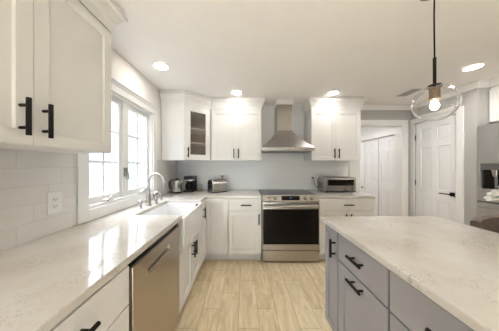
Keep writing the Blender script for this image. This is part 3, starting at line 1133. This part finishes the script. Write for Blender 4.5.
MB().box(-.0815, .0815, -.1115, .08, .183, .193).build('metal_band', CHROME, r)
MB().lathe([(0, .0), (.055, .0), (.066, .03), (.062, .08), (.045, .115), (.048, .125), (0, .125)], (0, -.055, .036)).build('carafe', BLACKG, r, smooth=True)
r = thing('storage_jar', 'small clear jar with beige contents right of the coffee maker', 'jar', (-.752, 2.99, CT))
MB().lathe([(0, 0), (.045, 0), (.048, .006), (.048, .10), (.042, .108), (.042, .115)]).build('glass', JARG, r, smooth=True)
MB().lathe([(0, .004), (.044, .004), (.044, .05), (0, .055)]).build('contents', GRAIN, r, smooth=True)
# toaster
r = thing('toaster', 'stainless steel toaster by the outlet on the back counter', 'toaster', (-.435, 2.86, CT), math.radians(40))
m = MB()
hx, hy = .135, .085
prof = [(-hy, .012), (-hy, .14), (-hy + .012, .175), (-hy + .04, .20), (hy - .04, .20), (hy - .012, .175), (hy, .14), (hy, .012)]
A = [m.bm.verts.new((-hx, y, z)) for y, z in prof]
B = [m.bm.verts.new((hx, y, z)) for y, z in prof]
m.bm.faces.new(A)
m.bm.faces.new(B[::-1])
for i in range(len(prof)):
    j = (i + 1) % len(prof)
    m.bm.faces.new((A[i], B[i], B[j], A[j]))
m.build('toaster_body', CHROME, r, bevel=.006, smooth=True)
MB().box(-hx + .005, hx - .005, -hy + .004, hy - .004, 0, .016).build('toaster_base', BLACKP, r)
for y in (-.025, .025):
    MB().box(-hx + .03, hx - .03, y - .014, y + .014, .195, .2025).build('bread_slot', BLACKP, r)
MB().box(-hx - .022, -hx + .002, -.012, .012, .11, .13).build('lever', BLACKP, r, bevel=.003)
MB().cyl((-hx - .012, 0, .06), (-hx + .002, 0, .06), .014, seg=14).build('browning_dial', BLACKP, r)
# toaster plug and cord (local to the toaster): plug sits in the outlet at x=-.4, z=1.15
Mi = (Matrix.Translation((-.435, 2.86, CT)) @ Matrix.Rotation(math.radians(40), 4, 'Z')).inverted()
wp = [(-.392, YB - .018, 1.15), (-.392, YB - .045, 1.15), (-.37, YB - .055, 1.10), (-.33, YB - .06, 1.0), (-.31, YB - .09, .925), (-.33, YB - .15, .921), (-.36, 2.90, .925)]
MB().tube([Mi @ Vector(p) for p in wp], .005, 8).build('power_cord', BLACKP, r, smooth=True)
q = [Mi @ Vector(p) for p in ((-.392, YB - .017, 1.15), (-.392, YB - .05, 1.15))]
MB().cyl(q[0], q[1], .017, .013, 12).build('plug', BLACKP, r)


# wall outlets; local: front faces -Y
def outlet(label, loc, rz, w=.075, h=.12):
    r = thing('power_outlet', label, 'outlet', loc, rz, 'power outlets on the backsplash')
    MB().box(-w / 2, w / 2, -.006, 0, -h / 2, h / 2).build('cover_plate', TRIMW, r, bevel=.002)
    for z in (-.021, .021):
        s_ = MB().box(-.017, .017, -.008, -.004, z - .015, z + .015).build('socket', TRIMW, r, bevel=.003)
        m = MB().box(-.009, -.006, -.0086, -.0075, z - .003, z + .007).box(.006, .009, -.0086, -.0075, z - .003, z + .007).box(-.002, .002, -.0086, -.0075, z - .010, z - .006)
        m.build('slots', BLACKP, s_)
    return r


outlet('white duplex outlet on the left wall tile beside the window', (XW + .0082, 1.102, 1.10), PI / 2, .085, .13)
outlet('white outlet above the toaster holding its black plug', (-.392, YB - .0082, 1.13), 0)
outlet('white outlet behind the toaster oven on the back wall tile', (1.165, YB - .0082, 1.10), 0)

# toaster oven
r = thing('toaster_oven', 'stainless steel toaster oven on the short counter right of the range', 'toaster oven', (1.235, 2.765, CT))
TW, TD, TH = .47, .31, .235
m = MB()
prof = [(.0, .018), (.0, TH - .012), (.02, TH), (TD - .06, TH), (TD, TH - .05), (TD, .018)]
A = [m.bm.verts.new((0, y, z)) for y, z in prof]
B = [m.bm.verts.new((TW, y, z)) for y, z in prof]
m.bm.faces.new(A)
m.bm.faces.new(B[::-1])
for i in range(len(prof)):
    j = (i + 1) % len(prof)
    m.bm.faces.new((A[i], B[i], B[j], A[j]))
m.build('oven_shell', STEELM, r, bevel=.006, smooth=True)
for fx in (.04, TW - .04):
    for fy_ in (.04, TD - .04):
        MB().cyl((fx, fy_, 0), (fx, fy_, .02), .014, seg=12).build('foot', BLACKP, r)
MB().box(.004, TW - .004, -.004, .01, .017, .03).build('crumb_tray', BLACKP, r)
d = MB().board(TW - .03, .138, .012, [(.02, TW - .05, .022, .112)], rec=.004, sl=.002).build('oven_door', STEELM, r, bevel=.002, loc=(.015, -.010, .088))
MB().box(.021, TW - .051, .0, .0038, .023, .111).build('oven_window', BLACKG, d)
m = MB().cyl((.03, -.03, .124), (TW - .06, -.03, .124), .008, seg=12)
for q in (.05, TW - .08):
    m.cyl((q, -.03, .124), (q, .002, .124), .006, seg=10)
m.build('handle', CHROME, d, smooth=True)
for q in (.29, .35, .41):
    MB().cyl((q, 0, .06), (q, -.022, .06), .020, .017, 18).build('knob', CHROME, r, smooth=True)
m = MB()
for q in range(6):
    m.box(-.0008, .001, .09 + q * .025, .10 + q * .025, .06, .15)
m.build('side_vents', BLACKP, r)
MB().cyl((-.07, YB - .017 - 2.765, .207), (-.07, YB - .05 - 2.765, .207), .017, .013, 12).build('plug', BLACKP, r)
MB().tube([(-.07, YB - .045 - 2.765, .207), (-.07, YB - .06 - 2.765, .19), (-.05, YB - .06 - 2.765, .10), (-.02, .29, .05), (.02, .30, .06)], .005, 8).build('power_cord', BLACKP, r, smooth=True)

# ------------------------------------------------------------------ pendant lamp
PX, PY, PZ = 1.106, 1.05, 1.690
GR = .102
r = thing('pendant_lamp', 'clear glass globe pendant lamp hanging over the island', 'pendant lamp', (PX, PY, PZ))
prof = []
for k in range(25):
    a = -PI / 2 + (PI - .34) * k / 24
    prof.append((max(0, GR * math.cos(a)) if k else 0.0, GR * math.sin(a)))
inn = [((rr * (GR - .0025) / GR), zz * (GR - .0025) / GR) for rr, zz in prof][::-1]
MB().lathe(prof + inn, seg=48).build('glass_globe', GLOBE, r, smooth=True)
zt = GR * math.sin(-PI / 2 + (PI - .34))
MB().lathe([(0, zt + .012), (.028, zt + .012), (.034, zt - .002), (.0, zt - .002)], seg=24).build('socket_cap', BLACKM, r, smooth=True)
MB().lathe([(0, zt - .003), (.024, zt - .003), (.024, zt - .072), (0.019, zt - .072), (0, zt - .066)], seg=24).build('lamp_socket', BRONZE, r, smooth=True)
bz = zt - .075
b_ = MB().lathe([(.012, bz + .012), (.014, bz - .006), (.027, bz - .032), (.029, bz - .045), (.021, bz - .066), (0, bz - .073)], seg=20).build('light_bulb', JARG, r, smooth=True)
MB().lathe([(0, bz + .006), (.006, bz), (.016, bz - .020), (.021, bz - .036), (.014, bz - .055), (0, bz - .062)], seg=16).build('filament', BULB, b_, smooth=True)
MB().cyl((0, 0, zt + .01), (0, 0, zt + .17), .008, seg=12).build('rod', BLACKM, r)
MB().tube([(0, 0, zt + .17), (-.002, 0, .4), (-.003, 0, .52), (0, 0, ZC - PZ - .02)], .0038, 8).build('hanging_cord', BLACKM, r, smooth=True)
MB().lathe([(0, ZC - PZ - .035), (.05, ZC - PZ - .035), (.066, ZC - PZ - .025), (.068, ZC - PZ - .001), (0, ZC - PZ - .001)], seg=28).build('ceiling_canopy', STEELD, r, smooth=True)


# ------------------------------------------------------------------ recessed lights and added fill lights
def downlight(label, x, y, watts=DOWNLIGHT_W, spread=DOWNLIGHT_SPREAD):
    r = thing('downlight', label, 'ceiling light', (x, y, ZC), 0, 'recessed ceiling lights')
    MB().lathe([(.068, -.001), (.068, -.006), (.088, -.007), (.092, -.001)], seg=32).build('trim_ring', TRIMW, r, smooth=True)
    MB().lathe([(0, -.004), (.068, -.004), (.068, -.001), (0, -.001)], seg=32).build('lens', LENS, r)
    l = bpy.data.lights.new('downlight_lamp', 'AREA')
    l.shape = 'DISK'
    l.size = .13
    l.spread = spread
    l.energy = watts
    l.color = LAMP_RGB
    o = bpy.data.objects.new('downlight_lamp', l)
    COL.objects.link(o)
    o.parent = r
    o.location = (0, 0, -.009)


downlight('recessed ceiling light by the window, leftmost of the four in view', -.878, 1.881, 1.5, PI)
downlight('recessed ceiling light above the counter left of the range hood', -.121, 2.559, 1.3, PI)
downlight('recessed ceiling light in front of the cabinet right of the range hood', 1.26, 2.577, 1.3, PI)
downlight('recessed ceiling light near the refrigerator at the far right', 2.407, 1.90, 7.5, PI)
downlight('added fill light behind the viewer on the left', -.1, -.6, 2.5)  # unseen lamp added as fill from behind
downlight('added fill light behind the viewer over the near island end', 1.2, -.6, 2.5)  # second unseen lamp added as fill from behind
downlight('added fill light in the hall, nearer the kitchen opening', 2.2, 3.9, 6, PI)  # unseen lamp added to brighten the hall
downlight('added fill light at the far end of the hall', 2.2, 5.2, 6, PI)  # also added, unseen, to brighten the hall

# ceiling vent
r = thing('ceiling_vent', 'white slotted air vent in the ceiling behind the pendant globe', 'vent', (2.33, 2.56, ZC))
m = MB()
m.box(-.09, .09, -.16, -.135, -.006, 0).box(-.09, .09, .135, .16, -.006, 0).box(-.09, -.07, -.135, .135, -.006, 0).box(.07, .09, -.135, .135, -.006, 0)
m.build('frame', TRIMW, r)
MB().box(-.07, .07, -.135, .135, -.002, -.0005).build('duct', VENTM, r)
for k in range(6):
    x = -.055 + k * .022
    m = MB()
    m.prism([(0, 0), (.004, 0), (.004, .27), (0, .27)], -.006, -.002)
    m.build('slat', TRIMW, r, loc=(x - .002, -.135, 0))

# ------------------------------------------------------------------ bar stool (faces -x)
r = thing('bar_stool', 'brown upholstered bar stool with rounded back at the right side of the island', 'stool', (1.83, 1.17, 0))


def arc_shell(r0, r1, z0, z1, a0, a1, n=22):
    m = MB()
    cols = []
    for k in range(n + 1):
        t = k / n
        a = a0 + (a1 - a0) * t
        drop = .05 * (abs(2 * t - 1) ** 4)
        c, s = math.cos(a), math.sin(a)
        zt_ = z1 - drop
        ring = [(r0, z0), (r1, z0), (r1 + .008, (z0 + zt_) / 2), (r1, zt_ - .012), ((r0 + r1) / 2, zt_), (r0, zt_ - .012)]
        cols.append([m.bm.verts.new((c * q, s * q, z)) for q, z in ring])
    for a, b in zip(cols, cols[1:]):
        for i in range(6):
            j = (i + 1) % 6
            m.bm.faces.new((a[i], b[i], b[j], a[j]))
    m.bm.faces.new(cols[0])
    m.bm.faces.new(cols[-1][::-1])
    return m


arc_shell(.19, .24, .60, .962, -PI * .62, PI * .62).build('backrest', LEATHER, r, smooth=True)
MB().lathe([(0, .585), (.19, .585), (.205, .60), (.205, .645), (.185, .665), (0, .67)], seg=32).build('seat', LEATHER, r, smooth=True)
for sx in (-1, 1):
    for sy in (-1, 1):
        MB().cyl((sx * .185, sy * .185, 0), (sx * .13, sy * .13, .59), .014, .02, 12).build('leg', DARKWOOD, r, smooth=True)
m = MB()
q = .165
for a, b in (((-q, -q), (q, -q)), ((q, -q), (q, q)), ((q, q), (-q, q)), ((-q, q), (-q, -q))):
    m.cyl((*a, .22), (*b, .22), .009, seg=10)
m.build('footrest', DARKWOOD, r, smooth=True)

# ------------------------------------------------------------------ flowers on the island
r = thing('flower_vase', 'vase of white blossoms on the island at the right edge of the photo', 'flowers', (1.482, .985, CT))
MB().lathe([(0, 0), (.035, 0), (.042, .02), (.040, .09), (.026, .13), (.028, .145), (.022, .145), (.02, .13), (0, .12)]).build('vase', PORC, r, smooth=True)


def blossom(c, R_, tilt, name='blossom'):
    m = MB()
    rot = Matrix.Rotation(tilt[0], 4, 'X') @ Matrix.Rotation(tilt[1], 4, 'Y')
    T = Matrix.Translation(c) @ rot
    for ring, (n, el, ln) in enumerate(((7, .25, 1.0), (6, .75, .8), (4, 1.15, .55))):
        for k in range(n):
            a = 2 * PI * k / n + ring * .4
            pts = []
            for u_, wd in ((.05, .12), (.45, .34), (.8, .32), (1.0, .06)):
                for s_ in (-1, 1):
                    rr = ln * R_ * u_
                    z = rr * math.sin(el) + .02 * u_ * u_ * 0
                    xx = rr * math.cos(el)
                    yy = s_ * wd * R_ * ln
                    pts.append(T @ Vector((xx * math.cos(a) - yy * math.sin(a), xx * math.sin(a) + yy * math.cos(a), z + .1 * R_ * (1 - abs(s_) * .0))))
            vs = [m.bm.verts.new(p) for p in pts]
            for i in range(0, 6, 2):
                m.bm.faces.new((vs[i], vs[i + 1], vs[i + 3], vs[i + 2]))
    return m.build(name, PETAL, r, solid=.0015, smooth=True)


for c, R_, t in (((-.062, .02, .235), .055, (-.3, -.7)), ((.03, .03, .27), .055, (-.4, .4)), ((-.02, -.04, .225), .055, (.7, -.5)), ((.05, -.03, .235), .055, (.6, .7)), ((0, 0, .29), .05, (0, 0))):
    blossom(c, R_, t)
    MB().tube([(0, 0, .12), (c[0] * .5, c[1] * .5, (c[2] + .12) / 2), c], .0025, 6).build('stem', STEMG, r)
